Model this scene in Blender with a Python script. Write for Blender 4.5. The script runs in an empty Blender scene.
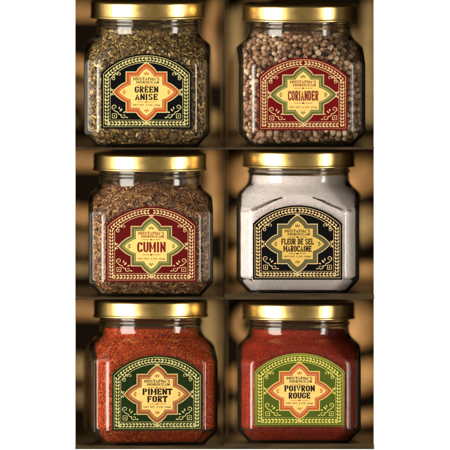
import bpy, math, random
import numpy as np
from mathutils import Vector, noise
from mathutils.geometry import tessellate_polygon

S = 0.00062                 # metres per unit; every size below is given in units of 0.62 mm
PITCH = math.radians(2.4)
rng = np.random.default_rng(7)
random.seed(7)
C = bpy.context.scene.collection
SC = bpy.context.scene

# ------------------------------------------------------------------ camera
cam = bpy.data.cameras.new('camera')
cam.type = 'ORTHO'
cam.ortho_scale = 450 * S
cam.clip_start = 0.05; cam.clip_end = 20
co = bpy.data.objects.new('camera', cam); C.objects.link(co)
D = 3.0
FOC = 14 * S
co.location = (0, FOC - D * math.cos(PITCH), D * math.sin(PITCH) - FOC * math.tan(PITCH) * 0)
co.rotation_euler = (math.pi / 2 - PITCH, 0, 0)
cam.dof.use_dof = True
cam.dof.focus_distance = D
cam.dof.aperture_fstop = 1.0 / (2 * D * 0.022)
SC.camera = co
# ------------------------------------------------------------------ world, lamps, exposure
w = bpy.data.worlds.new('World'); SC.world = w; w.use_nodes = True
w.node_tree.nodes['Background'].inputs['Color'].default_value = (1.0, 0.86, 0.66, 1)
w.node_tree.nodes['Background'].inputs['Strength'].default_value = 0.15
SC.view_settings.view_transform = 'Standard'
SC.view_settings.look = 'None'
SC.view_settings.exposure = 0
SC.view_settings.gamma = 1
SC.cycles.use_denoising = True
SC.cycles.max_bounces = 30
SC.cycles.transmission_bounces = 28
SC.cycles.transparent_max_bounces = 12
SC.cycles.glossy_bounces = 6
SC.cycles.diffuse_bounces = 3
SC.cycles.caustics_reflective = True
SC.cycles.caustics_refractive = True
SC.cycles.sample_clamp_indirect = 6


def area(name, az, dist, h, sx, sy, power, col):
    l = bpy.data.lights.new(name, 'AREA'); l.shape = 'RECTANGLE'
    l.size = sx; l.size_y = sy; l.energy = power; l.color = col
    o = bpy.data.objects.new(name, l); C.objects.link(o)
    a = math.radians(az)
    o.location = (math.sin(a) * dist, -math.cos(a) * dist, h)
    o.rotation_euler = (Vector((0, 0, 0)) - o.location).to_track_quat('-Z', 'Y').to_euler()
    o['kind'] = 'structure'
    return o


area('softbox_lamp', -57, 1.15, 0.10, 0.70, 1.10, 42, (1.0, 0.95, 0.86))
area('strip_lamp', 64, 1.15, 0.10, 0.26, 0.80, 14, (1.0, 0.95, 0.86))

# ------------------------------------------------------------------ materials
MATS = {}


def mat(name, col=(.5, .5, .5), rough=.5, metal=0., spec=.5, trans=0., ior=1.45):
    m = bpy.data.materials.new(name); m.use_nodes = True
    b = m.node_tree.nodes['Principled BSDF']
    b.inputs['Base Color'].default_value = (*col, 1)
    b.inputs['Roughness'].default_value = rough
    b.inputs['Metallic'].default_value = metal
    b.inputs['Specular IOR Level'].default_value = spec
    b.inputs['Transmission Weight'].default_value = trans
    b.inputs['IOR'].default_value = ior
    MATS[name] = m
    return m


def N(m, t, **kw):
    n = m.node_tree.nodes.new(t)
    for k, v in kw.items(): setattr(n, k, v)
    return n


def L(m, a, b): m.node_tree.links.new(a, b)


def BS(m): return m.node_tree.nodes['Principled BSDF']


def ramp(m, stops, interp='LINEAR'):
    r = N(m, 'ShaderNodeValToRGB'); r.color_ramp.interpolation = interp
    e = r.color_ramp.elements
    while len(e) < len(stops): e.new(0.5)
    for i, (p, c) in enumerate(stops):
        e[i].position = p; e[i].color = (*c, 1)
    return r


def tex(m, kind, cell, **kw):
    """noise/voronoi in object space, cell in units"""
    tc = N(m, 'ShaderNodeTexCoord')
    t = N(m, kind)
    t.inputs['Scale'].default_value = 1 / (cell * S)
    for k, v in kw.items(): t.inputs[k].default_value = v
    L(m, tc.outputs['Object'], t.inputs['Vector'])
    return t


def bump(m, height_out, dist, strength=1.0):
    b = N(m, 'ShaderNodeBump')
    b.inputs['Distance'].default_value = dist * S
    b.inputs['Strength'].default_value = strength
    L(m, height_out, b.inputs['Height']); L(m, b.outputs['Normal'], BS(m).inputs['Normal'])
    return b


# clear glass, faintly green, with very slight moulding waviness
g = mat('clear_glass', (.985, .99, .965), 0.0, trans=1.0, ior=1.38)
bump(g, tex(g, 'ShaderNodeTexNoise', 11, Detail=1.5).outputs['Fac'], .45, .5)
df = N(g, 'ShaderNodeBsdfDiffuse'); df.inputs['Color'].default_value = (.22, .17, .09, 1)      # faint brown tint standing in for light in the dark glass rims
ms = N(g, 'ShaderNodeMixShader'); ms.inputs['Fac'].default_value = .021
L(g, BS(g).outputs[0], ms.inputs[1]); L(g, df.outputs[0], ms.inputs[2])
L(g, ms.outputs[0], g.node_tree.nodes['Material Output'].inputs['Surface'])
# gold lid: rolled, slightly brushed
g = mat('gold_metal', (.80, .57, .20), .27, 1.0)
BS(g).inputs['Anisotropic'].default_value = 0.0
t = tex(g, 'ShaderNodeTexNoise', 5, Detail=3)
r = ramp(g, [(0, (.66, .44, .14)), (1, (.83, .59, .23))]); L(g, t.outputs['Fac'], r.inputs['Fac']); L(g, r.outputs['Color'], BS(g).inputs['Base Color'])
mr = N(g, 'ShaderNodeMapRange'); mr.inputs['To Min'].default_value = .25; mr.inputs['To Max'].default_value = .36
t2 = tex(g, 'ShaderNodeTexNoise', 9, Detail=4); L(g, t2.outputs['Fac'], mr.inputs['Value']); L(g, mr.outputs['Result'], BS(g).inputs['Roughness'])
bump(g, tex(g, 'ShaderNodeTexNoise', 6, Detail=6).outputs['Fac'], .25, .45)

mat('white_paint', (.9, .9, .9), .7)


def wood(name, a, b, rough, cell=18):
    m = mat(name, a, rough)
    tc = N(m, 'ShaderNodeTexCoord'); mp = N(m, 'ShaderNodeMapping')
    mp.inputs['Scale'].default_value = (.15, 1, 1)
    t = N(m, 'ShaderNodeTexNoise'); t.inputs['Scale'].default_value = 1 / (cell * S) * 4; t.inputs['Detail'].default_value = 6
    L(m, tc.outputs['Object'], mp.inputs['Vector']); L(m, mp.outputs['Vector'], t.inputs['Vector'])
    r = ramp(m, [(.3, a), (.7, b)]); L(m, t.outputs['Fac'], r.inputs['Fac']); L(m, r.outputs['Color'], BS(m).inputs['Base Color'])
    bump(m, t.outputs['Fac'], .3, .4)
    return m


wood('dark_wood', (.018, .012, .005), (.05, .032, .014), .3)
wood('pale_wood', (.42, .36, .24), (.55, .48, .34), .6)
wood('divider_wood', (.15, .105, .055), (.22, .16, .09), .6)
mat('black_board', (.006, .0045, .003), .95, spec=.1)
for nm, a, b in (('tan_wood', (.26, .14, .055), (.46, .29, .14)), ('olive_wood', (.20, .15, .075), (.30, .22, .11)), ('brown_wood', (.12, .075, .035), (.19, .12, .06))):
    m = mat(nm, a, .6)
    t = tex(m, 'ShaderNodeTexNoise', 14, Detail=4)
    r = ramp(m, [(.3, a), (.7, b)]); L(m, t.outputs['Fac'], r.inputs['Fac']); L(m, r.outputs['Color'], BS(m).inputs['Base Color'])


def island(name, stops, rough=.55, cell=.9, bd=.25):
    m = mat(name, (.3, .2, .1), rough)
    gm = N(m, 'ShaderNodeNewGeometry')
    r = ramp(m, stops); L(m, gm.outputs['Random Per Island'], r.inputs['Fac'])
    t = tex(m, 'ShaderNodeTexNoise', cell, Detail=2)
    mx = N(m, 'ShaderNodeMix', data_type='RGBA', blend_type='OVERLAY'); mx.inputs['Factor'].default_value = .45
    L(m, r.outputs['Color'], mx.inputs['A']); L(m, t.outputs['Fac'], mx.inputs['B'])
    L(m, mx.outputs['Result'], BS(m).inputs['Base Color'])
    bump(m, t.outputs['Fac'], bd, .7)
    return m


island('anise_seed', [(0, (.012, .006, .002)), (.25, (.075, .032, .008)), (.5, (.24, .10, .02)), (.7, (.15, .11, .018)), (.86, (.38, .23, .055)), (1, (.78, .60, .26))])
island('cumin_seed', [(0, (.02, .005, .002)), (.3, (.12, .036, .012)), (.6, (.27, .095, .03)), (.85, (.40, .19, .065)), (1, (.66, .42, .19))])
island('coriander_seed', [(0, (.10, .038, .016)), (.3, (.31, .14, .075)), (.6, (.48, .26, .155)), (.85, (.64, .42, .27)), (1, (.84, .66, .49))], .5, 1.3, .6)
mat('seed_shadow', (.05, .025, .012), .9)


def powder(name, stops, cell, bd, stops2=None):
    m = mat(name, (.5, .1, .05), .8, spec=.12)
    v = tex(m, 'ShaderNodeTexVoronoi', cell)
    sp = N(m, 'ShaderNodeSeparateColor'); L(m, v.outputs['Color'], sp.inputs['Color'])
    r = ramp(m, stops); L(m, sp.outputs['Red'], r.inputs['Fac'])
    n = tex(m, 'ShaderNodeTexNoise', 22, Detail=5)
    mx = N(m, 'ShaderNodeMix', data_type='RGBA', blend_type='MIX')
    mr = N(m, 'ShaderNodeMapRange'); mr.inputs['From Min'].default_value = .4; mr.inputs['From Max'].default_value = .65; mr.inputs['To Max'].default_value = .65
    L(m, n.outputs['Fac'], mr.inputs['Value']); L(m, mr.outputs['Result'], mx.inputs['Factor'])
    L(m, r.outputs['Color'], mx.inputs['A']); mx.inputs['B'].default_value = (*stops2, 1)
    L(m, mx.outputs['Result'], BS(m).inputs['Base Color'])
    ad = N(m, 'ShaderNodeMath', operation='ADD'); f = tex(m, 'ShaderNodeTexNoise', cell * 2.2, Detail=4)
    L(m, v.outputs['Distance'], ad.inputs[0]); L(m, f.outputs['Fac'], ad.inputs[1])
    bump(m, ad.outputs[0], bd, .9)
    return m


powder('hot_pepper_powder', [(0, (.035, .004, .002)), (.25, (.17, .010, .003)), (.65, (.46, .042, .004)), (.92, (.52, .09, .010)), (1, (.66, .24, .04))], 1.25, 1.2, (.38, .026, .003))
powder('sweet_pepper_powder', [(0, (.12, .004, .0015)), (.5, (.27, .010, .002)), (1, (.46, .036, .006))], .95, .9, (.20, .007, .002))
powder('salt_grain', [(0, (.84, .68, .68)), (.5, (.98, .90, .90)), (1, (.99, .97, .97))], .9, .6, (.96, .80, .82))


def paper(name, col, rough=.6):
    m = mat(name, col, rough, spec=.05)
    t = tex(m, 'ShaderNodeTexNoise', 1.4, Detail=4)
    r = ramp(m, [(.3, tuple(c * .86 for c in col)), (.7, tuple(min(1, c * 1.1) for c in col))])
    L(m, t.outputs['Fac'], r.inputs['Fac']); L(m, r.outputs['Color'], BS(m).inputs['Base Color'])
    return m


P_black = paper('paper_black', (.002, .002, .0025)); P_dred = paper('paper_dark_red', (.10, .003, .004))
P_maroon = paper('paper_maroon', (.072, .0035, .0035)); P_dgreen = paper('paper_dark_green', (.009, .018, .004))
P_green = paper('paper_green', (.050, .070, .008)); P_lime = paper('paper_lime', (.15, .16, .025))
P_cream = paper('paper_cream', (.42, .37, .15)); P_yellow = paper('paper_yellow', (.58, .40, .12))
P_orange = paper('paper_orange', (.31, .06, .013)); P_olive = paper('paper_olive', (.085, .088, .022))
P_smoke = paper('paper_smoke', (.075, .066, .03)); P_rust = paper('paper_rust', (.21, .06, .018))
P_coral = paper('paper_coral', (.34, .075, .025)); P_ink = paper('ink_black', (.014, .009, .006)); P_redink = paper('ink_red', (.13, .010, .010))
P_pinkcream = paper('paper_pale_gold', (.48, .34, .16)); P_greengold = paper('paper_green_gold', (.48, .42, .09))
P_gold = paper('paper_gold', (.46, .30, .07))


# ------------------------------------------------------------------ helpers
def mesh_obj(name, verts, faces, m, parent=None, smooth=False):
    me = bpy.data.meshes.new(name)
    me.from_pydata([tuple(v) for v in verts], [], [tuple(f) for f in faces])
    me.update()
    if smooth: me.polygons.foreach_set('use_smooth', [True] * len(me.polygons))
    if m: me.materials.append(MATS[m] if isinstance(m, str) else m)
    o = bpy.data.objects.new(name, me); C.objects.link(o)
    if parent: o.parent = parent
    return o


def np_mesh(name, V, F, m, parent=None, smooth=True):
    """fast: V (n,3) units, F (k,q) constant-size faces"""
    V = np.asarray(V, dtype=np.float32) * S; F = np.asarray(F, dtype=np.int32)
    me = bpy.data.meshes.new(name)
    me.vertices.add(len(V)); me.vertices.foreach_set('co', V.ravel())
    q = F.shape[1]
    me.loops.add(F.size); me.loops.foreach_set('vertex_index', F.ravel())
    me.polygons.add(len(F)); me.polygons.foreach_set('loop_start', np.arange(0, F.size, q, dtype=np.int32))
    me.polygons.foreach_set('loop_total', np.full(len(F), q, dtype=np.int32))
    me.update(calc_edges=True); me.validate()
    me.polygons.foreach_set('use_smooth', [smooth] * len(me.polygons))
    me.materials.append(MATS[m])
    o = bpy.data.objects.new(name, me); C.objects.link(o)
    if parent: o.parent = parent
    return o


def box_data(x0, x1, y0, y1, z0, z1, base=0):
    v = [(x, y, z) for x in (x0, x1) for y in (y0, y1) for z in (z0, z1)]
    f = [(0, 1, 3, 2), (4, 6, 7, 5), (0, 4, 5, 1), (2, 3, 7, 6), (0, 2, 6, 4), (1, 5, 7, 3)]
    return [(a * S, b * S, c * S) for a, b, c in v], [tuple(i + base for i in q) for q in f]


def boxes(name, lst, m, parent=None):
    V, F = [], []
    for b in lst:
        v, f = box_data(*b, base=len(V)); V += v; F += f
    return mesh_obj(name, V, F, m, parent)


def empty(name, loc, label, cat, group=None, rz=0):
    o = bpy.data.objects.new(name, None); C.objects.link(o)
    o.location = loc; o.rotation_euler = (0, 0, rz)
    o.empty_display_size = .01
    o['label'] = label; o['category'] = cat
    if group: o['group'] = group
    return o


def X(px): return px - 225.


def Z(py): return 225. - py


# ------------------------------------------------------------------ setting: white panel, cabinet
XE = [75.3, 224.2, 373.8]
YT = [0.0, 149.0, 299.1]
YB = [149.0, 299.1, 448.8]
BASE = [[147.4, 146.8], [148.0, 144.6], [146.6, 144.6]]      # where each shelf's top edge shows
BASE = [[b + YT[i] for b in r] for i, r in enumerate(BASE)]
FR = 2.
wl = boxes('white_wall', [(-420, X(XE[0]), FR + 28, FR + 40, -420, 420), (X(XE[2]), 420, FR, FR + 12, -420, 420),
                          (X(XE[0]), X(XE[2]), 2, 14, -420, Z(YB[2])), ], 'white_paint')
wl['kind'] = 'structure'; wl['label'] = 'plain white wall panel round the shelves of jars'

DEPTH = 300.
cab = empty('display_shelf', (0, 0, Z(YB[2]) * S), 'dark wooden shelf unit of six open compartments holding the spice jars', 'shelf unit')
z0c = Z(YB[2])


def cab_part(name, lst, m):
    return boxes(name, [(a, b, c, d, e - z0c, f - z0c) for a, b, c, d, e, f in lst], m, cab)


for rI in range(3):
    for cI in range(2):
        x0, x1 = X(XE[cI]), X(XE[cI + 1])
        cab_part('shelf_board', [(x0 + (.3 if cI else 0), x1 - (0 if cI else .3), 1.3, 43, Z(YB[rI]) + (.15 if rI < 2 else .1), Z(BASE[rI][cI])),
                                 (x0 + (.3 if cI else -16), x1 - (-16 if cI else .3), 43, DEPTH - .5, Z(YB[rI]) + (.15 if rI < 2 else .1), Z(BASE[rI][cI]))], 'dark_wood')
cab_part('shelf_board', [(X(XE[0]), X(XE[2]), 1.3, DEPTH - .5, Z(-6), Z(-14))], 'dark_wood')
for rI in range(3):
    zt = Z(YT[rI]) + (5.5 if rI == 0 else 0) - .2
    zb = max(Z(BASE[rI][0]), Z(BASE[rI][1])) + .2
    cab_part('divider', [(X(XE[1]) - .15, X(XE[1]) + .15, 150, DEPTH - 1, zb, zt)], 'divider_wood')
    cab_part('divider', [(X(XE[1]) - .15, X(XE[1]) + .15, 60, 150, zb, zt)], 'divider_wood')
cab_part('side_board', [(X(XE[0]) - 20, X(XE[0]) - 16.1, FR + 41.2, DEPTH + 6, z0c, Z(-14))], 'dark_wood')
cab_part('side_board', [(X(XE[2]) + 16.1, X(XE[2]) + 20, FR + 41.2, DEPTH + 6, z0c, Z(-14))], 'dark_wood')
cab_part('back_board', [(X(XE[0]) - 16, X(XE[2]) + 16, DEPTH, DEPTH + 6, z0c, Z(-14))], 'black_board')


# ------------------------------------------------------------------ carved screens standing at the back of each compartment
def tube(pts, rad, nseg=20, closed=False):
    """rounded tube through 3-D points, returns V,F quads"""
    P = [Vector(p) for p in pts]
    n = len(P); V = []; F = []
    rr = rad if isinstance(rad, (list, tuple)) else [rad] * n
    rings = []
    if not closed:                                   # hemispherical ends
        d0 = (P[0] - P[1]).normalized(); d1 = (P[-1] - P[-2]).normalized()
        a, b = [], []
        for k in range(6, 0, -1):
            t = k / 6 * math.pi / 2 * .98
            a.append((P[0] + d0 * rr[0] * math.sin(t), rr[0] * math.cos(t)))
            b.append((P[-1] + d1 * rr[-1] * math.sin(t), rr[-1] * math.cos(t)))
        seq = a + list(zip(P, rr)) + b[::-1]
    else:
        seq = list(zip(P, rr))
    m = len(seq)
    for i, (p, r) in enumerate(seq):
        q0 = seq[(i - 1) % m][0] if (closed or i > 0) else p
        q1 = seq[(i + 1) % m][0] if (closed or i < m - 1) else p
        t = (q1 - q0).normalized()
        u = t.cross(Vector((0, 1, 0)))
        if u.length < .1: u = t.cross(Vector((1, 0, 0)))
        u.normalize(); v = t.cross(u)
        for k in range(nseg):
            a = 2 * math.pi * k / nseg
            V.append(p + (u * math.cos(a) + v * math.sin(a)) * r)
    R = m if closed else m - 1
    for i in range(R):
        for k in range(nseg):
            j = (i + 1) % m; l = (k + 1) % nseg
            F.append((i * nseg + k, i * nseg + l, j * nseg + l, j * nseg + k))
    return V, F


SH = math.tan(PITCH)
KINDNAME = ['green anise', 'coriander', 'cumin', 'sea salt', 'hot red pepper', 'sweet red pepper']
left_col = [('tan_wood', [(-6, 6), (24, 2)], 13), ('tan_wood', [(-6, 64), (30, 70)], 11), ('brown_wood', [(-6, 94), (28, 98)], 14),
            ('olive_wood', [(-6, 120), (30, 122)], 7), ('tan_wood', [(141, -12), (135, 30), (141, 76)], 7), ('brown_wood', [(152, 40), (152, 78)], 7),
            ('olive_wood', [(150, 132), (120, 134)], 14), ('brown_wood', [(20, 110), (110, 112)], 18)]
SCR = {
    (0, 0): left_col,
    (1, 0): left_col[:4] + [('tan_wood', [(137, -10), (139, 30), (150, 76)], 9), ('olive_wood', [(150, 128), (120, 130)], 13)],
    (2, 0): [('tan_wood', [(-6, 6), (24, 2)], 13), ('olive_wood', [(-6, 66), (30, 72)], 14), ('brown_wood', [(-6, 98), (28, 104)], 11)] +
            [('olive_wood', [(138, -12), (140, 30), (142, 70)], 12), ('olive_wood', [(152, 126), (120, 130)], 16)],
    (0, 1): [('olive_wood', [(1, 14), (2, 60), (-2, 150)], 9), ('brown_wood', [(18, 62), (12, 100), (12, 150)], 12), ('olive_wood', [(148, 6), (145, 60), (147, 118)], 10),
             ('olive_wood', [(8, 118), (10, 150)], 10), ('brown_wood', [(132, 34), (134, 90)], 9), ('brown_wood', [(20, 6), (40, 2)], 6)],
    (1, 1): [('tan_wood', [(6, 20), (10, 28)], 18), ('olive_wood', [(4, 72), (14, 78)], 17), ('tan_wood', [(4, 122), (18, 124)], 17),
             ('tan_wood', [(134, 26), (160, 22)], 21), ('olive_wood', [(136, 78), (160, 74)], 20), ('tan_wood', [(138, 130), (160, 130)], 10)],
    (2, 1): [('tan_wood', [(2, 78), (16, 80)], 15), ('olive_wood', [(2, 124), (20, 126)], 17),
             ('tan_wood', [(136, 24), (162, 18)], 25), ('tan_wood', [(136, 80), (160, 74)], 17), ('tan_wood', [(138, 119), (160, 117)], 8),
             ('RING', (27, 24), 15)],
}
for (rI, cI), shapes in SCR.items():
    xa = X(XE[cI]); zt = Z(YT[rI])
    k = rI * 2 + cI
    zfl = Z(BASE[rI][cI])
    sc = empty('carved_screen', ((xa + 74.6) * S, (DEPTH - 12) * S, zfl * S),
               'blurred carved screen of tan rolls behind the %s jar' % KINDNAME[k], 'screen', 'carved screens at the back of the compartments')
    xc = xa + 74.6
    boxes('panel', [(-73.6 - (15 if cI == 0 else 0), 73.6 + (15 if cI else 0), 5, 9, 0.02, 142)], 'black_board', sc)
    for s in shapes:
        if s[0] == 'RING':
            (cx, cy), R = s[1], s[2]
            pts = [(xa + cx + R * math.cos(a) - xc, -6, zt - cy - (DEPTH - 20) * SH + R * math.sin(a) - zfl) for a in np.linspace(0, 2 * math.pi, 36)[:-1]]
            V, F = tube(pts, 5.5, 16, True); mt = 'tan_wood'
        else:
            mt, pl, r = s
            # keep each roll inside its own compartment
            pts = []
            for (a, b) in pl:
                a = min(max(a, r + 1.2 - (15 if cI == 0 else 0)), 148.2 - r + (15 if cI else 0))
                a0 = a
                pts.append((xa + a0 - xc, -r - 1 + 5, zt - b - (DEPTH - 20) * SH - zfl))
            if (Vector(pts[0]) - Vector(pts[-1])).length < 2: pts[-1] = (pts[-1][0] + 2.5, pts[-1][1], pts[-1][2])
            pts = [(p[0], p[1], min(max(p[2], r + .5), 141 - r)) for p in pts]
            if (Vector(pts[0]) - Vector(pts[-1])).length < .5: pts[-1] = (pts[-1][0], pts[-1][1], pts[-1][2] + 2)
            V, F = tube(pts, r)
        np_mesh('roll', [tuple(v) for v in V], F, mt, sc)

# added lamps, hidden behind each jar, to brighten the screens
for rI in range(3):
    for cI in range(2):
        l = bpy.data.lights.new('added_screen_lamp', 'AREA'); l.shape = 'RECTANGLE'; l.size = 80 * S; l.size_y = 70 * S
        l.energy = 0.115; l.color = (1.0, .82, .55)
        o = bpy.data.objects.new('added_screen_lamp', l); C.objects.link(o)
        o.location = (X((XE[cI] + XE[cI + 1]) / 2) * S, 146 * S, Z(YT[rI] + 85) * S)
        o.rotation_euler = (math.pi / 2, 0, 0)
        o['kind'] = 'structure'

# ------------------------------------------------------------------ the jar's form
H = 62.; FH = 48.
ANG = [0, 45, 90, 135, 180, 225, 270, 315]
Rz = [-5, 104, 110, 116, 160]
PZ = np.array([0, 60, 66, 73, 78, 83.4, 88, 92, 96, 99, 102, 105, 107.5, 110, 113, 118, 131])
PR = np.array([400, 400, 150, 101, 87, 78.6, 73, 69, 65.2, 62.6, 59.6, 56.4, 53.8, 52, 51, 50.6, 50.6])
BZ = np.array([0, .8, 2.5, 7, 11, 13, 15, 200]); BSC = np.array([.79, .815, .84, .905, .965, .99, 1, 1])


def surf(phi, z, ins=0., p=110, zoff=0.):
    """radius of the jar at polar angle phi (0 = front, -Y) and height z; ins = inset"""
    phi = np.asarray(phi, float); z = np.asarray(z, float)
    R = np.interp(z, PZ, PR) - ins
    sc = np.interp(z - zoff, BZ, BSC)
    d2 = (H + FH) / math.sqrt(2)
    # the finish above the shoulder is round, the body eight-sided
    tot = (20. / R) ** p
    for a in ANG:
        d = (H if a % 90 == 0 else d2) * sc - ins
        c = np.maximum(np.cos(phi - math.radians(a)), 1e-3)
        tot = tot + (20. * c / d) ** p
    return 20. * tot ** (-1. / p)


def pos(phi, z, r): return np.stack([r * np.sin(phi), -r * np.cos(phi), z + 0 * phi], -1)


def lathe_grid(rings, nphi):
    """rings: list of (nphi,3)"""
    V = np.concatenate(rings); n = len(rings)
    i = np.arange(n - 1)[:, None]; k = np.arange(nphi)[None, :]
    l = (k + 1) % nphi
    F = np.stack([i * nphi + k, i * nphi + l, (i + 1) * nphi + l, (i + 1) * nphi + k], -1).reshape(-1, 4)
    return V, F


def glass_mesh():
    nphi = 256
    phi = np.arange(nphi) * 2 * math.pi / nphi
    rings = []
    for q in (.02, .3, .55, .75): rings.append(pos(phi, np.full(nphi, 1.6 * (1 - q ** 3)), surf(phi, 0) * q))   # punt under the base
    rings.append(pos(phi, np.full(nphi, .25), surf(phi, 0) * .93))
    for z in np.concatenate([[0.0], np.linspace(.8, 20, 16), np.linspace(24, 62, 10), np.linspace(64, 116, 40)]):
        rings.append(pos(phi, np.full(nphi, z), surf(phi, z)))
    for z, dr in ((118, 0), (120, 0), (121, .9), (122, 1.4), (123, .9), (124, 0), (126, 0), (127.5, .3), (128, 1.3), (129.5, 1.3), (130, .2), (135, .2), (137, 0), (138, -.8)):
        rings.append(pos(phi, np.full(nphi, z), surf(phi, z) + dr))
    rings.append(pos(phi, np.full(nphi, 138.), surf(phi, 138) - 2.2))
    W = 3.8
    for z in np.concatenate([np.linspace(137, 118, 6), np.linspace(116, 64, 40), np.linspace(62, 24, 10), np.linspace(22, 3.9, 16)]):
        rings.append(pos(phi, np.full(nphi, z), surf(phi, z, W, p=60, zoff=2.6)))
    for q in (.93, .7, .4, .02): rings.append(pos(phi, np.full(nphi, 3.5), surf(phi, 3.9, W, zoff=2.6) * q))
    V, F = lathe_grid(rings, nphi)
    return V, F


def lid_mesh():
    prof = [(53.0, 127.2), (56.3, 126.6), (57.0, 127.2), (57.1, 128.1), (56.5, 128.9), (56.2, 129.5), (56.2, 136), (56.3, 141.2), (56.1, 142.4), (55.3, 143.4), (54.2, 143.9),
            (52.8, 144.0), (51.6, 143.7), (50.6, 143.1), (49, 142.9), (20, 142.9), (.3, 142.9), (.3, 140.2), (49, 140.2), (54.2, 140.0), (54.4, 131.5), (53.8, 128.0)]
    prof = prof + [prof[0]]
    nphi = 160
    phi = np.arange(nphi) * 2 * math.pi / nphi
    V, F = lathe_grid([pos(phi, np.full(nphi, z), np.full(nphi, float(r))) for r, z in prof], nphi)
    return V, F[:, ::-1]


# ------------------------------------------------------------------ flat printed work on the labels
def poly(pts, y, V, F):
    """fill a 2-D outline (u,v) at depth y"""
    b = len(V)
    V += [(u, y, v) for u, v in pts]
    for t in tessellate_polygon([[Vector((u, v, 0)) for u, v in pts]]):
        F.append(tuple(b + i for i in t))


def ribbon(pts, wd, y, V, F, taper=False):
    n = len(pts); b = len(V)
    for i, (u, v) in enumerate(pts):
        a = pts[max(i - 1, 0)]; c = pts[min(i + 1, n - 1)]
        du, dv = c[0] - a[0], c[1] - a[1]; l = math.hypot(du, dv) or 1
        h = wd / 2 * ((1 - .7 * i / (n - 1)) if taper else 1)
        V += [(u - dv / l * h, y, v + du / l * h), (u + dv / l * h, y, v - du / l * h)]
    for i in range(n - 1): F.append((b + 2 * i, b + 2 * i + 1, b + 2 * i + 3, b + 2 * i + 2))


def arch(hw, h0, h1, top, n=28, u0=0):
    """outline: flat foot, upright sides to h1, a segmental arch to top"""
    s = top - h1; R = (hw * hw + s * s) / (2 * s); cz = top - R
    a = math.asin(hw / R)
    pts = [(-hw, h0), (hw, h0)]
    for i in range(n + 1):
        t = a - 2 * a * i / n
        pts.append((R * math.sin(t), cz + R * math.cos(t)))
    return pts


def resample(pts, step):
    out = []; acc = 0
    for (a, b), (c, d) in zip(pts[:-1], pts[1:]):
        l = math.hypot(c - a, d - b)
        while acc <= l:
            t = acc / l; out.append((a + (c - a) * t, b + (d - b) * t, math.atan2(d - b, c - a))); acc += step
        acc -= l
    return out


def leaf(cx, cy, ang, ln, wd, y, V, F):
    c, s = math.cos(ang), math.sin(ang)
    ln *= random.uniform(.88, 1.1); wd *= random.uniform(.8, 1.15); b = []
    for t, h in ((-.5, 0), (-.25, .42), (.08, .5), (.5, 0), (.08, -.5), (-.25, -.42)):
        p, q = t * ln, h * wd
        b.append((cx + p * c - q * s, cy + p * s + q * c))
    poly(b, y, V, F)


def medallion(k, cx, cy):
    """star outline: square with four pointed ogee lobes; k = inset"""
    q = 19.8 - k; tv = 28.8 - k * 1.25; th = 32.4 - k * 1.3; lw = 9.6 - k * .55
    def lobe(tip):
        o = []
        for t in np.linspace(0, 1, 9):
            # bulges first, then a fine point
            wdt = lw * math.cos(t * math.pi / 2) ** .75 * (1 - .28 * t)
            o.append((wdt, q + (tip - q) * t))
        return o
    up = lobe(tv); rt = lobe(th)
    pts = []
    pts += [(-a, b) for a, b in up[:-1]] + [(0, tv)] + [(a, b) for a, b in up[:-1]][::-1]
    pts += [(q, q)]
    pts += [(b, a) for a, b in rt[:-1]] + [(th, 0)] + [(b, -a) for a, b in rt[:-1]][::-1]
    pts += [(q, -q)]
    pts += [(a, -b) for a, b in up[:-1]] + [(0, -tv)] + [(-a, -b) for a, b in up[:-1]][::-1]
    pts += [(-q, -q)]
    pts += [(-b, -a) for a, b in rt[:-1]] + [(-th, 0)] + [(-b, a) for a, b in rt[:-1]][::-1]
    pts += [(-q, q)]
    return [(cx + a, cy + b) for a, b in pts]


def spiral(cx, cy, r, a0, turns, sgn, n=22):
    o = []
    for i in range(n):
        t = i / (n - 1)
        a = a0 + sgn * turns * 2 * math.pi * t
        rr = r * (1 - .82 * t)
        o.append((cx + rr * math.cos(a), cy + rr * math.sin(a)))
    return o


def text_mesh(s, height, width, cx, cy, y, V, F, bold=0.0, shear=0.0):
    cu = bpy.data.curves.new('t', 'FONT'); cu.body = s; cu.size = 1; cu.offset = bold; cu.resolution_u = 3
    cu.shear = shear
    ob = bpy.data.objects.new('t', cu); C.objects.link(ob)
    dg = bpy.context.evaluated_depsgraph_get(); dg.update()
    me = bpy.data.meshes.new_from_object(ob.evaluated_get(dg))
    vs = np.array([v.co[:2] for v in me.vertices]); fs = [tuple(p.vertices) for p in me.polygons]
    bpy.data.objects.remove(ob); bpy.data.curves.remove(cu); bpy.data.meshes.remove(me)
    lo, hi = vs.min(0), vs.max(0)
    b = len(V)
    for u, v in vs:
        V.append((cx + ((u - lo[0]) / (hi[0] - lo[0]) - .5) * width, y, cy + ((v - lo[1]) / (hi[1] - lo[1]) - .5) * height))
    F += [tuple(b + i for i in f) for f in fs]


def arc(cx, cy, rx, ry, a0, a1, n=10):
    return [(cx + rx * math.cos(math.radians(a0 + (a1 - a0) * i / n)), cy + ry * math.sin(math.radians(a0 + (a1 - a0) * i / n))) for i in range(n + 1)]


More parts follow.
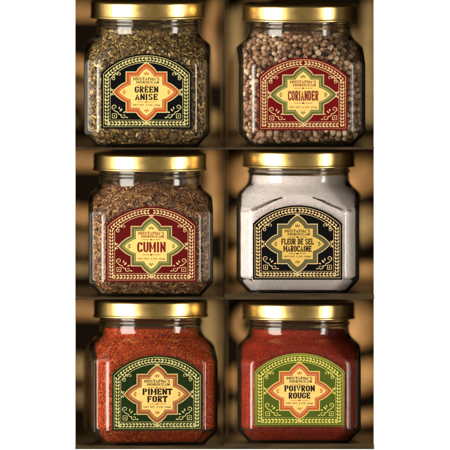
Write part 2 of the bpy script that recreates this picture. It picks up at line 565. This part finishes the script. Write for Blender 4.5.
# squat slab display capitals: strokes in a 1 x 1.7 cell, drawn with a pen that is wider across than down
def sv(x, y0=0, y1=1.7): return [[(x, y0), (x, y1)]]
def foot(x, y, h=.2): return [[(x - h, y), (x + h, y)]]
GL = {
    'I': sv(.25) + foot(.25, .03) + foot(.25, 1.67), 'E': sv(.2) + [[(.05, .06), (.85, .06)], [(.05, 1.64), (.85, 1.64)], [(.2, .88), (.66, .88)], [(.84, .0), (.84, .42)], [(.84, 1.7), (.84, 1.28)], [(.66, .7), (.66, 1.06)]],
    'F': sv(.2) + [[(.05, 1.64), (.85, 1.64)], [(.2, .88), (.66, .88)], [(.84, 1.7), (.84, 1.28)], [(.66, .7), (.66, 1.06)]] + foot(.2, .03),
    'L': sv(.2) + [[(.05, .06), (.85, .06)], [(.84, 0), (.84, .46)]] + foot(.2, 1.67),
    'N': sv(.17) + sv(.88) + [[(.1, 1.6), (.92, .1)]] + foot(.17, .03, .15) + foot(.88, 1.67, .15) + foot(.12, 1.67, .12),
    'M': sv(.15) + sv(1.15) + [[(.15, 1.6), (.65, .5), (1.15, 1.6)]] + foot(.15, .03, .16) + foot(1.15, .03, .16) + foot(.1, 1.67, .12) + foot(1.2, 1.67, .12),
    'U': [[(.17, 1.7), (.17, .5)] + arc(.52, .5, .35, .44, 180, 360) + [(.87, 1.7)]] + foot(.17, 1.67, .16) + foot(.87, 1.67, .16),
    'O': [arc(.5, 1.15, .36, .49, 0, 180) + arc(.5, .55, .36, .49, 180, 360) + [(.86, 1.15)]],
    'C': [arc(.5, 1.15, .36, .49, 10, 180) + arc(.5, .55, .36, .49, 180, 350)] + [[(.86, 1.64), (.86, 1.2)], [(.86, .08), (.86, .5)]],
    'G': [arc(.5, 1.15, .36, .49, 10, 180) + arc(.5, .55, .36, .49, 180, 360) + [(.86, .8)]] + [[(.86, 1.64), (.86, 1.2)], [(.55, .8), (1.0, .8)]],
    'S': [[(.84, 1.3)] + arc(.5, 1.26, .34, .38, 20, 180) + [(.3, .98), (.7, .74)] + arc(.5, .46, .34, .4, 0, -180) + [(.16, .42)]],
    'R': sv(.2) + [[(.2, 1.64), (.55, 1.64)] + arc(.55, 1.27, .3, .37, 90, -90) + [(.2, .9)], [(.5, .88), (.86, .0)]] + foot(.2, .03) + foot(.88, .03, .14) + foot(.12, 1.66, .12),
    'P': sv(.2) + [[(.2, 1.64), (.55, 1.64)] + arc(.55, 1.24, .32, .4, 90, -90) + [(.2, .84)]] + foot(.2, .03) + foot(.12, 1.66, .12),
    'D': sv(.2) + [[(.05, 1.64), (.45, 1.64)] + arc(.45, 1.2, .4, .44, 90, 0) + arc(.45, .5, .4, .44, 0, -90) + [(.05, .06)]],
    'A': [[(.12, 0), (.5, 1.66), (.88, 0)], [(.25, .55), (.75, .55)]] + foot(.12, .03, .17) + foot(.88, .03, .17),
    'T': sv(.5) + [[(.05, 1.62), (.95, 1.62)], [(.07, 1.68), (.07, 1.26)], [(.93, 1.68), (.93, 1.26)]] + foot(.5, .03),
    'V': [[(.1, 1.68), (.5, .05), (.9, 1.68)]] + foot(.1, 1.67, .16) + foot(.9, 1.67, .16),
}
GL['H'] = sv(.17) + sv(.88) + [[(.17, .88), (.88, .88)]] + foot(.17, .03, .15) + foot(.88, .03, .15)
GL["'"] = [[(.2, 1.7), (.14, 1.2)]]
GW = {"'": .3, 'I': .5, 'M': 1.3, ' ': .45}


def caps(s, height, width, cx, cy, y, V, F, pw=.2):
    tot = sum(GW.get(c, 1.0) for c in s) + .26 * (len(s) - 1)
    kx = width / tot; kz = height / 1.7; x = 0; q = 0
    #                                      # half pen, across; .07 down
    for c in s:
        for st in GL.get(c, []):
            n = len(st); b = len(V); yy = y - .004 * (q % 7); q += 1
            for i, (u, v) in enumerate(st):
                a = st[max(i - 1, 0)]; d = st[min(i + 1, n - 1)]
                du, dv = d[0] - a[0], d[1] - a[1]; l = math.hypot(du, dv) or 1
                nx, nz = -dv / l * pw, du / l * .1
                for sg in (1, -1):
                    V.append((cx - width / 2 + (x + u + sg * nx) * kx, yy, cy - height / 2 + (v + sg * nz) * kz))
            for i in range(n - 1): F.append((b + 2 * i, b + 2 * i + 1, b + 2 * i + 3, b + 2 * i + 2))
        x += GW.get(c, 1.0) + .26


def make_label(root, st, lw=45.0, lh=75.0, v0=19.0):
    """arched paper label on the front face; st = style"""
    Y0 = -(H + .3)
    top = v0 + lh; spring = v0 + lh - 18.5
    o = arch(lw, v0, spring, top)
    n = len(o); V = [(u, Y0, v) for u, v in o] + [(u, Y0 - .25, v) for u, v in o]
    F = [tuple(range(n)), tuple(range(2 * n - 1, n - 1, -1))] + [(i, (i + 1) % n, n + (i + 1) % n, n + i) for i in range(n)]
    lab = mesh_obj('label', [(a * S, b * S, c * S) for a, b, c in V], F, st['ground'], root)
    yl = Y0 - .25

    def sub(name, V, F, m):
        return mesh_obj(name, [(a * S, b * S, c * S) for a, b, c in V], F, m, lab)
    # frame: two fine lines and the band between them
    if st.get('edge'):
        V, F = [], []
        a = arch(lw - .3, v0 + .3, spring - .2, top - .3); a.append(a[0]); a.append(a[1])
        ribbon(a, .6 + st.get('edgew', 0), yl - .05, V, F); sub('edge_line', V, F, st['edge'])
    V, F = [], []
    for k, wd in ((2.0, .55), (8.6, .5)):
        a = arch(lw - k, v0 + k, spring - k * .75, top - k * 1.0); a.append(a[0])
        ribbon(a + [a[1]], wd, yl - .08, V, F)
    # garland of paired leaves: up both sides, over the arch to the middle, and along the foot
    k = 5.3
    a = arch(lw - k, v0 + k, spring - k * .75, top - k * 1.0, 40)
    ring = a[2:]                                     # right springing -> left springing
    half = ring[:len(ring) // 2 + 1]
    right = [(lw - k, v0 + k)] + half
    foot = [(0, v0 + k), (lw - k - 2, v0 + k)]
    for path in (right, foot):
        for sx in (1, -1):
            for i, (u, v, t) in enumerate(resample(path, 3.35)):
                for sd in (1, -1):
                    aa = t + sd * .42; 
                    pu, pv = u - math.sin(t) * sd * 1.25, v + math.cos(t) * sd * 1.25
                    if sx < 0: leaf(-pu, pv, math.pi - aa, 3.7, 1.75, yl - .10, V, F)
                    else: leaf(pu, pv, aa, 3.7, 1.75, yl - .10, V, F)
    # corner scrolls
    for sx in (1, -1):
        bx, by = lw - 10.3, v0 + 10.3
        def m(pts): return [(sx * a, b) for a, b in pts]
        y = yl - .12
        # foot corner
        ribbon(m(spiral(bx - 2.6, by + 11.2, 2.7, -.8, 1.15, 1)), .9, y, V, F, True)
        ribbon(m(spiral(bx - 11.4, by + 2.6, 2.7, .6, 1.15, -1)), .9, y, V, F, True)
        ribbon(m([(bx - 1.2, by + 9.2), (bx - 3, by + 7.2), (bx - 5.8, by + 6.2), (bx - 6.8, by + 4), (bx - 9, by + 3.6)]), .8, y, V, F)
        ribbon(m([(bx - 4.6, by + .4), (bx - .4, by + .4), (bx - .4, by + 4.6), (bx - 4.6, by + 4.6), (bx - 4.6, by + .2)]), .75, y, V, F)
        leaf(sx * (bx - 2.5), by + 2.5, .78, 2.0, 1.3, y - .02, V, F)
        leaf(sx * (bx - 9.0), by + 8.4, math.pi - .8 if sx > 0 else .8, 4.0, 1.6, y - .02, V, F)
        leaf(sx * (bx - 7.2), by + 10.4, math.pi - 1.3 if sx > 0 else 1.3, 3.2, 1.3, y - .02, V, F)
        leaf(sx * (bx - 12.2), by + 6.2, math.pi - .3 if sx > 0 else .3, 3.2, 1.3, y - .02, V, F)
        leaf(sx * (bx - 14.8), by + .9, math.pi if sx > 0 else 0, 3.0, 1.2, y - .02, V, F)
        # upper corner
        ux, uy = lw - 14.0, spring - 3.6
        ribbon(m(spiral(ux + 1.8, uy - 2.4, 2.1, 1.2, 1.1, -1)), .8, y, V, F, True)
        ribbon(m(spiral(ux - 3.6, uy + 1.6, 2.1, -.4, 1.1, 1)), .8, y, V, F, True)
        for aa, rr in ((.3, 0), (1.3, 0), (2.3, 0), (-.8, 0)):
            leaf(sx * (ux + 2.2 * math.cos(aa)), uy + 2.2 * math.sin(aa) + .4, aa if sx > 0 else math.pi - aa, 3.0, 1.2, y - .02, V, F)
        # fleuron where the star's side point meets the frame
        cy = v0 + 36.4
        for aa in (math.pi, math.pi - .9, math.pi + .9, math.pi / 2, -math.pi / 2):
            leaf(sx * (lw - 9.5 + 2.3 * math.cos(aa)), cy + 2.6 * math.sin(aa), aa if sx > 0 else math.pi - aa, 3.2, 1.3, y - .02, V, F)
    for aa in (math.pi / 2, math.pi / 2 - .9, math.pi / 2 + .9):
        leaf(2.0 * math.cos(aa), top - 8.8 + 1.2 * math.sin(aa) - 1.4, aa, 3.0, 1.2, yl - .12, V, F)
        leaf(1.6 * math.cos(aa), v0 + 5.0 + .8 * math.sin(aa) - .4, aa, 3.0, 1.2, yl - .14, V, F)
    sub('ornament', V, F, st['line'])
    # star medallion: outline, coloured band, outline, pale field
    cy = v0 + 36.4
    V, F = [], []; poly(medallion(-.75, 0, cy), yl - .16, V, F)
    med = sub('medallion', V, F, st['line'])
    V, F = [], []; poly(medallion(.1, 0, cy), yl - .22, V, F); sub('medallion_band', V, F, st['band'])
    V, F = [], []
    mm = medallion(3.0, 0, cy); mm.append(mm[0]); ribbon(mm, .4, yl - .26, V, F)
    sub('medallion_line', V, F, st['inner_line'])
    V, F = [], []; poly(medallion(4.3, 0, cy), yl - .28, V, F); sub('medallion_field', V, F, st['field'])
    # little marks in the four lobes
    V, F = [], []; y = yl - .33
    for dx, dy, a in ((0, 19.0, 90), (0, -19.0, 270), (22.6, 0, 0), (-22.6, 0, 180)):
        a = math.radians(a); c, s = math.cos(a), math.sin(a)
        for (p, q, r_) in ((0, 0, 0), (-.8, 1.5, .5), (-.8, -1.5, -.5)):
            leaf(dx + p * c - q * s, cy + dy + p * s + q * c, a + r_, 3.2, 1.15, y, V, F)
    sub('lobe_mark', V, F, st['band'])
    # rules
    V, F = [], []
    for vv, hw in st['rules']:
        ribbon([(-hw, cy + vv), (-2.2, cy + vv)], .45, y, V, F); ribbon([(2.2, cy + vv), (hw, cy + vv)], .45, y, V, F)
        leaf(0, cy + vv, 0, 3.6, 1.3, y, V, F)
    sub('rule', V, F, st['rule'])
    # writing
    V, F = [], []
    caps("MUSTAPHA'S", 2.9, 25.5, 0, cy + 13.1, y, V, F, .15)
    caps("MOROCCAN", 2.4, 22.0, 1.2, cy + 9.8, y, V, F, .15)
    text_mesh(st['weight'], 2.0, 27.0, 0, cy - 13.0, y, V, F, .014)
    sub('small_lettering', V, F, st['ink'])
    V, F = [], []
    for s, h, wd, vv in st['name']:
        caps(s, h, wd, 0, cy + vv, y - .02, V, F)
    sub('name_lettering', V, F, st['ink'])
    return lab


STY = [
    dict(ground=P_black, line=P_cream, band=P_orange, inner_line=P_pinkcream, field=P_yellow, ink=P_ink, rule=P_orange, weight='NET WT. 2 OZ. (56g)',
         name=[('GREEN', 6.0, 22.7, 2.6), ('ANISE', 6.0, 21.9, -4.8)], rules=[(6.9, 9), (-9.8, 9)]),
    dict(ground=P_dred, line=P_pinkcream, band=P_olive, inner_line=P_cream, field=P_yellow, ink=P_redink, rule=P_redink, weight='NET WT. 2 OZ. (57g)',
         name=[('CORIANDER', 9.6, 29.5, -1.0)], rules=[(6.6, 9), (-8.6, 9)]),
    dict(ground=P_maroon, line=P_pinkcream, band=P_olive, inner_line=P_cream, field=P_yellow, ink=P_redink, rule=P_redink, weight='NET WT. 2 OZ. (56g)',
         name=[('CUMIN', 9.8, 27.5, -1.0)], rules=[(6.6, 9), (-8.8, 9)]),
    dict(ground=P_black, line=P_pinkcream, band=P_smoke, inner_line=P_olive, field=P_gold, ink=P_ink, rule=P_ink, weight='NET WT. 7 OZ. (200g)',
         name=[('FLEUR DE SEL', 6.0, 32.5, 2.4), ('MAROCAINE', 6.0, 28, -4.9)], rules=[(6.9, 9), (-9.8, 9)]),
    dict(ground=P_dgreen, line=P_cream, band=P_rust, inner_line=P_pinkcream, field=P_yellow, ink=P_ink, rule=P_orange, weight='NET WT. 2 OZ. (56g)',
         name=[('PIMENT', 6.0, 29.0, 2.6), ('FORT', 6.0, 19.5, -4.8)], rules=[(6.9, 9), (-9.8, 9)]),
    dict(ground=P_green, edge=P_lime, edgew=1.2, line=P_greengold, band=P_coral, inner_line=P_pinkcream, field=P_yellow, ink=P_ink, rule=P_coral, weight='NET WT. 2 OZ. (56g)',
         name=[('POIVRON', 6.0, 30.0, 2.6), ('ROUGE', 6.0, 21.5, -4.8)], rules=[(6.9, 9), (-9.8, 9)]),
]

# ------------------------------------------------------------------ fillings
WALL = 3.8


def fill_r(phi, z, gap=.35): return surf(phi, z, WALL + gap, p=60, zoff=2.7)


def core(name, m, top, inset, disp=0., dcell=3., nphi=360, nz=110, groove=False, topn=3.0, seed=0):
    """solid body of the filling, following the inside of the glass"""
    phi = np.arange(nphi) * 2 * math.pi / nphi
    rings = []
    zs = np.linspace(4.2 + inset * .6, top, nz)
    rings.append(pos(phi, np.full(nphi, zs[0]), fill_r(phi, zs[0]) * .02))
    rings.append(pos(phi, np.full(nphi, zs[0]), fill_r(phi, zs[0]) * .5))
    for z in zs:
        r = fill_r(phi, z) - inset
        if disp:
            nn = np.array([noise.fractal(Vector((math.sin(p) * q / dcell + seed, -math.cos(p) * q / dcell, z / dcell)), 1.0, 2.0, 3) for p, q in zip(phi, r)])
            r = r - disp * np.clip(.35 + nn * .9, 0, 2)
        if groove:
            x = r * np.sin(phi); front = np.cos(phi) > .5
            R = np.sqrt(62 ** 2 + x ** 2)
            za = np.interp(-R, -PR[2:12], PZ[2:12])
            ax = np.abs(x)
            amt = np.clip((ax - 15) / 5, 0, 1) * np.clip((48 - ax) / 3, 0, 1)
            wv = .7 + .15 * np.sin(x * .8 + z) 
            wv = wv * np.clip((ax - 8) / 22, .45, 1.1)
            r = r - np.where(front, 26.0 * amt * np.exp(-((z - za + .6) / wv) ** 4), 0)
            # small pits at the feet of the panel
            for gx, gz, gw, gh in ((47, 14.6, 4.2, .9), (-47, 15.0, 1.2, 1.4), (-53, 83, 5, .8), (53, 83, 3, .7)):
                r = r - np.where(front, 5 * np.exp(-((x - gx) / gw) ** 4 - ((z - gz) / gh) ** 2), 0)
        rings.append(pos(phi, np.full(nphi, z), r))
    rt = rings[-1]
    rad = np.hypot(rt[:, 0], rt[:, 1])
    for q in (.97, .9, .8, .68, .54, .4, .26, .12, .01):
        zz = np.array([top + topn * (1 - q * q) + .9 * noise.noise(Vector((math.sin(p) * q * 6 + seed, math.cos(p) * q * 6, 3))) for p in phi])
        rings.append(pos(phi, zz, rad * q))
    V, F = lathe_grid(rings, nphi)
    return V, F[:, ::-1]


def sample_side(n, zlo, zhi, inset):
    """random points on the inner side surface with outward normal and two tangents"""
    phi = rng.uniform(0, 2 * math.pi, n); z = rng.uniform(zlo, zhi, n)
    e = .01
    def P(p, zz): return pos(p, zz, fill_r(p, zz) - inset)
    p0 = P(phi, z); tu = P(phi + e, z) - p0; tv = P(phi, z + .5) - p0
    tu /= np.linalg.norm(tu, axis=1)[:, None]; tv /= np.linalg.norm(tv, axis=1)[:, None]
    nn = np.cross(tu, tv); nn /= np.linalg.norm(nn, axis=1)[:, None]
    tv = np.cross(nn, tu)
    return p0, nn, tu, tv


def sample_top(n, ztop, dome, rmax):
    r = rmax * np.sqrt(rng.uniform(0, 1, n)); a = rng.uniform(0, 2 * math.pi, n)
    hz = np.array([noise.noise(Vector((x / 9, y / 9, ztop))) * 3 for x, y in zip(r * np.cos(a), r * np.sin(a))])
    p = np.stack([r * np.cos(a), r * np.sin(a), ztop + dome * (1 - (r / rmax) ** 2) + hz], -1)
    z = np.zeros((n, 3)); nn = z.copy(); nn[:, 2] = 1; tu = z.copy(); tu[:, 0] = 1; tv = z.copy(); tv[:, 1] = 1
    return p, nn, tu, tv


def seed_shape(nr, ns, kind):
    """unit seed along x (length 1, width 1), closed quads"""
    V = []; 
    for i in range(nr):
        t = i / (nr - 1); x = t - .5
        if kind == 'slim': r = .5 * (math.sin(math.pi * min(max(t, .03), .97)) ** .6)
        elif kind == 'drop': r = .5 * (math.sin(math.pi * min(max(t ** .8, .03), .975)) ** .7)
        else: r = .5
        for k in range(ns):
            a = 2 * math.pi * k / ns
            rr = r * (1 + (.12 if k % 2 else -.06))
            V.append((x, rr * math.cos(a), rr * math.sin(a)))
    F = []
    for i in range(nr - 1):
        for k in range(ns):
            l = (k + 1) % ns; F.append((i * ns + k, i * ns + l, (i + 1) * ns + l, (i + 1) * ns + k))
    return np.array(V), np.array(F)


def scatter(shape, P, Nn, TU, TV, ln, wd, tilt, bend=0.0):
    SV, SF = shape; n = len(P)
    th = rng.uniform(0, 2 * math.pi, n)
    dx = TU * np.cos(th)[:, None] + TV * np.sin(th)[:, None]
    dy = -TU * np.sin(th)[:, None] + TV * np.cos(th)[:, None]
    tl = rng.normal(0, tilt, n)
    ax = dx * np.cos(tl)[:, None] + Nn * np.sin(tl)[:, None]
    az = -dx * np.sin(tl)[:, None] + Nn * np.cos(tl)[:, None]
    L_ = (ln * rng.uniform(.7, 1.2, n))[:, None, None]; W_ = (wd * rng.uniform(.75, 1.2, n))[:, None, None]
    bd = (bend * rng.normal(0, 1, n))[:, None]
    sx = SV[None, :, 0:1]
    V = P[:, None, :] + sx * L_ * ax[:, None, :] + SV[None, :, 1:2] * W_ * dy[:, None, :] + SV[None, :, 2:3] * W_ * .85 * az[:, None, :]
    V = V + (sx ** 2 * 4 * bd[:, :, None]) * dy[:, None, :]
    F = SF[None] + (np.arange(n) * len(SV))[:, None, None]
    return V.reshape(-1, 3), F.reshape(-1, 4)


def inside(V):
    """keep grain corners within the glass"""
    phi = np.arctan2(V[:, 0], -V[:, 1]); r = np.hypot(V[:, 0], V[:, 1])
    z = np.clip(V[:, 2], 4.2, 137)
    lim = fill_r(phi, z, .15)
    k = np.minimum(1, lim / np.maximum(r, 1e-6))
    V[:, 0] *= k; V[:, 1] *= k; V[:, 2] = z
    return V


def join(parts):
    Vs, Fs, b = [], [], 0
    for V, F in parts:
        Vs.append(V); Fs.append(F + b); b += len(V)
    return np.concatenate(Vs), np.concatenate(Fs)


def ball_shape():
    nr, ns = 9, 14; V = []
    for i in range(nr):
        t = math.pi * (i + .12) / (nr - 1 + .24)
        for k in range(ns):
            a = 2 * math.pi * k / ns; r = .5 * math.sin(t) * (1 + (.05 if k % 2 else -.03))
            V.append((.54 * math.cos(t), r * math.cos(a), r * math.sin(a)))
    F = [(i * ns + k, i * ns + (k + 1) % ns, (i + 1) * ns + (k + 1) % ns, (i + 1) * ns + k) for i in range(nr - 1) for k in range(ns)]
    return np.array(V), np.array(F)


def packed(n_try, zlo, zhi, inset, dmin):
    P, Nn, A, B = sample_side(n_try, zlo, zhi, inset)
    cell = dmin; grid = {}; keep = []
    for i, p in enumerate(P):
        c = tuple((p // cell).astype(int)); ok = True
        for dx in (-1, 0, 1):
            for dy in (-1, 0, 1):
                for dz in (-1, 0, 1):
                    for j in grid.get((c[0] + dx, c[1] + dy, c[2] + dz), ()):
                        if np.sum((P[j] - p) ** 2) < dmin * dmin: ok = False; break
                    if not ok: break
                if not ok: break
            if not ok: break
        if ok: keep.append(i); grid.setdefault(c, []).append(i)
    k = np.array(keep)
    return P[k], Nn[k], A[k], B[k]


def fill_seeds(root_loc, rz, sc, name, label, m, mode):
    if mode == 'anise':
        sh = seed_shape(6, 6, 'drop'); st = seed_shape(3, 4, 'stem')
        parts = [scatter(sh, *sample_side(11500, 5, 115, 1.5), 5.2, 2.2, .25, .2),
                 scatter(sh, *sample_side(8000, 8, 113, 4.0), 6.0, 2.6, .5, .2),
                 scatter(st, *sample_side(1500, 8, 115, 1.1), 7.5, .65, .12, .5),
                 scatter(sh, *sample_top(900, 113, 4, 47), 6, 2.5, .3)]
        top = 110
    elif mode == 'cumin':
        sh = seed_shape(7, 6, 'slim'); st = seed_shape(3, 4, 'stem')
        parts = [scatter(sh, *sample_side(13500, 5, 110, 1.2), 6.4, 1.55, .2, .4),
                 scatter(sh, *sample_side(8500, 8, 108, 3.5), 7.8, 2.0, .45, .5),
                 scatter(st, *sample_side(1200, 8, 110, 1.0), 6.5, .5, .12, .4),
                 scatter(sh, *sample_top(1300, 109, 5, 48), 6.4, 1.6, .35, .4)]
        top = 105
    else:
        sh = ball_shape()
        parts = [scatter(sh, *packed(26000, 7, 112, 2.8, 4.5), 5.4, 5.4, .8),
                 scatter(sh, *packed(16000, 9, 111, 6.6, 5.0), 5.9, 5.9, .8),
                 scatter(sh, *sample_top(260, 111, 3, 46), 5.8, 5.8, .8)]
        top = 104
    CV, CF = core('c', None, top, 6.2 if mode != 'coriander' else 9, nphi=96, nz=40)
    V, F = join(parts)
    V = inside(V)
    o = np_mesh(name, V * sc, F, m)
    o.location = root_loc; o.rotation_euler = (0, 0, rz)
    o['kind'] = 'stuff'; o['label'] = label; o['category'] = 'spice'
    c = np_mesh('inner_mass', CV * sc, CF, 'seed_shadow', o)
    return o


def fill_powder(root_loc, rz, sc, name, label, m, top, **kw):
    V, F = core('c', None, top, .25, **kw)
    V = inside(V)
    o = np_mesh(name, V * sc, F, m)
    o.location = root_loc; o.rotation_euler = (0, 0, rz)
    o['kind'] = 'stuff'; o['label'] = label; o['category'] = 'spice'
    return o


# ------------------------------------------------------------------ the six jars
GV, GF = glass_mesh(); LV, LF = lid_mesh()
glass0 = np_mesh('glass_body', GV, GF, 'clear_glass').data
lid0 = np_mesh('lid', LV, LF, 'gold_metal').data
for ob in list(C.objects):
    if ob.type == 'MESH' and ob.data in (glass0, lid0): bpy.data.objects.remove(ob)

#        centre px, scale, turn, label half width, height, foot, label words
JARS = [
    (0, 0, 147.8, (1.015, 1.006), -1.2, 45.0, 75.0, 19.0, 'clear glass spice jar with gold lid and black and orange arched label reading GREEN ANISE'),
    (0, 1, 299.6, (1.02, .980), 3.2, 44.5, 72.6, 16.8, 'clear glass spice jar with gold lid and dark red arched label reading CORIANDER'),
    (1, 0, 149.9, (1.005, .985), 1.3, 45.3, 75.5, 15.2, 'clear glass spice jar with gold lid and maroon and olive arched label reading CUMIN'),
    (1, 1, 298.8, (.99, .985), -1.2, 44.6, 74.5, 14.0, 'clear glass spice jar with gold lid and black arched label reading FLEUR DE SEL'),
    (2, 0, 150.6, (1.01, .998), 6.0, 45.3, 75.3, 15.2, 'clear glass spice jar with gold lid and dark green arched label reading PIMENT FORT'),
    (2, 1, 298.6, (.995, .968), 0.8, 44.6, 72.5, 17.6, 'clear glass spice jar with gold lid and bright green arched label reading POIVRON ROUGE'),
]
YF = 9.
for k, (rI, cI, cx, sc, deg, lw, lh, lv, lb) in enumerate(JARS):
    zb = Z(BASE[rI][cI])
    loc = (X(cx) * S, (YF + H) * S, (zb + .04) * S); rz = math.radians(deg)
    root = empty('spice_jar', loc, lb, 'jar', 'spice jars standing in the compartments', rz)
    sc = np.array([sc[0], sc[0], sc[1]]); root.scale = tuple(sc)
    gb = bpy.data.objects.new('glass_body', glass0); C.objects.link(gb); gb.parent = root
    ld = bpy.data.objects.new('lid', lid0); C.objects.link(ld); ld.parent = root
    make_label(root, STY[k], lw / sc[0], lh / sc[2], lv / sc[2])
    if k == 0: fill_seeds(loc, rz, sc, 'anise_seeds', 'greenish brown anise seeds filling the top left jar', 'anise_seed', 'anise')
    if k == 1: fill_seeds(loc, rz, sc, 'coriander_seeds', 'round tan coriander seeds filling the top right jar', 'coriander_seed', 'coriander')
    if k == 2: fill_seeds(loc, rz, sc, 'cumin_seeds', 'slender reddish brown cumin seeds filling the middle left jar', 'cumin_seed', 'cumin')
    if k == 3: fill_powder(loc, rz, sc, 'sea_salt', 'pinkish white sea salt filling the middle right jar', 'salt_grain', 119, disp=.35, dcell=2.5, groove=True, nphi=720, nz=300, topn=4)
    if k == 4: fill_powder(loc, rz, sc, 'hot_pepper_flakes', 'coarse orange red ground pepper filling the bottom left jar', 'hot_pepper_powder', 116, disp=.9, dcell=2.2, seed=5, nz=130)
    if k == 5: fill_powder(loc, rz, sc, 'sweet_pepper_powder', 'fine dark red ground pepper filling the bottom right jar', 'sweet_pepper_powder', 116, disp=.35, dcell=4, seed=9)
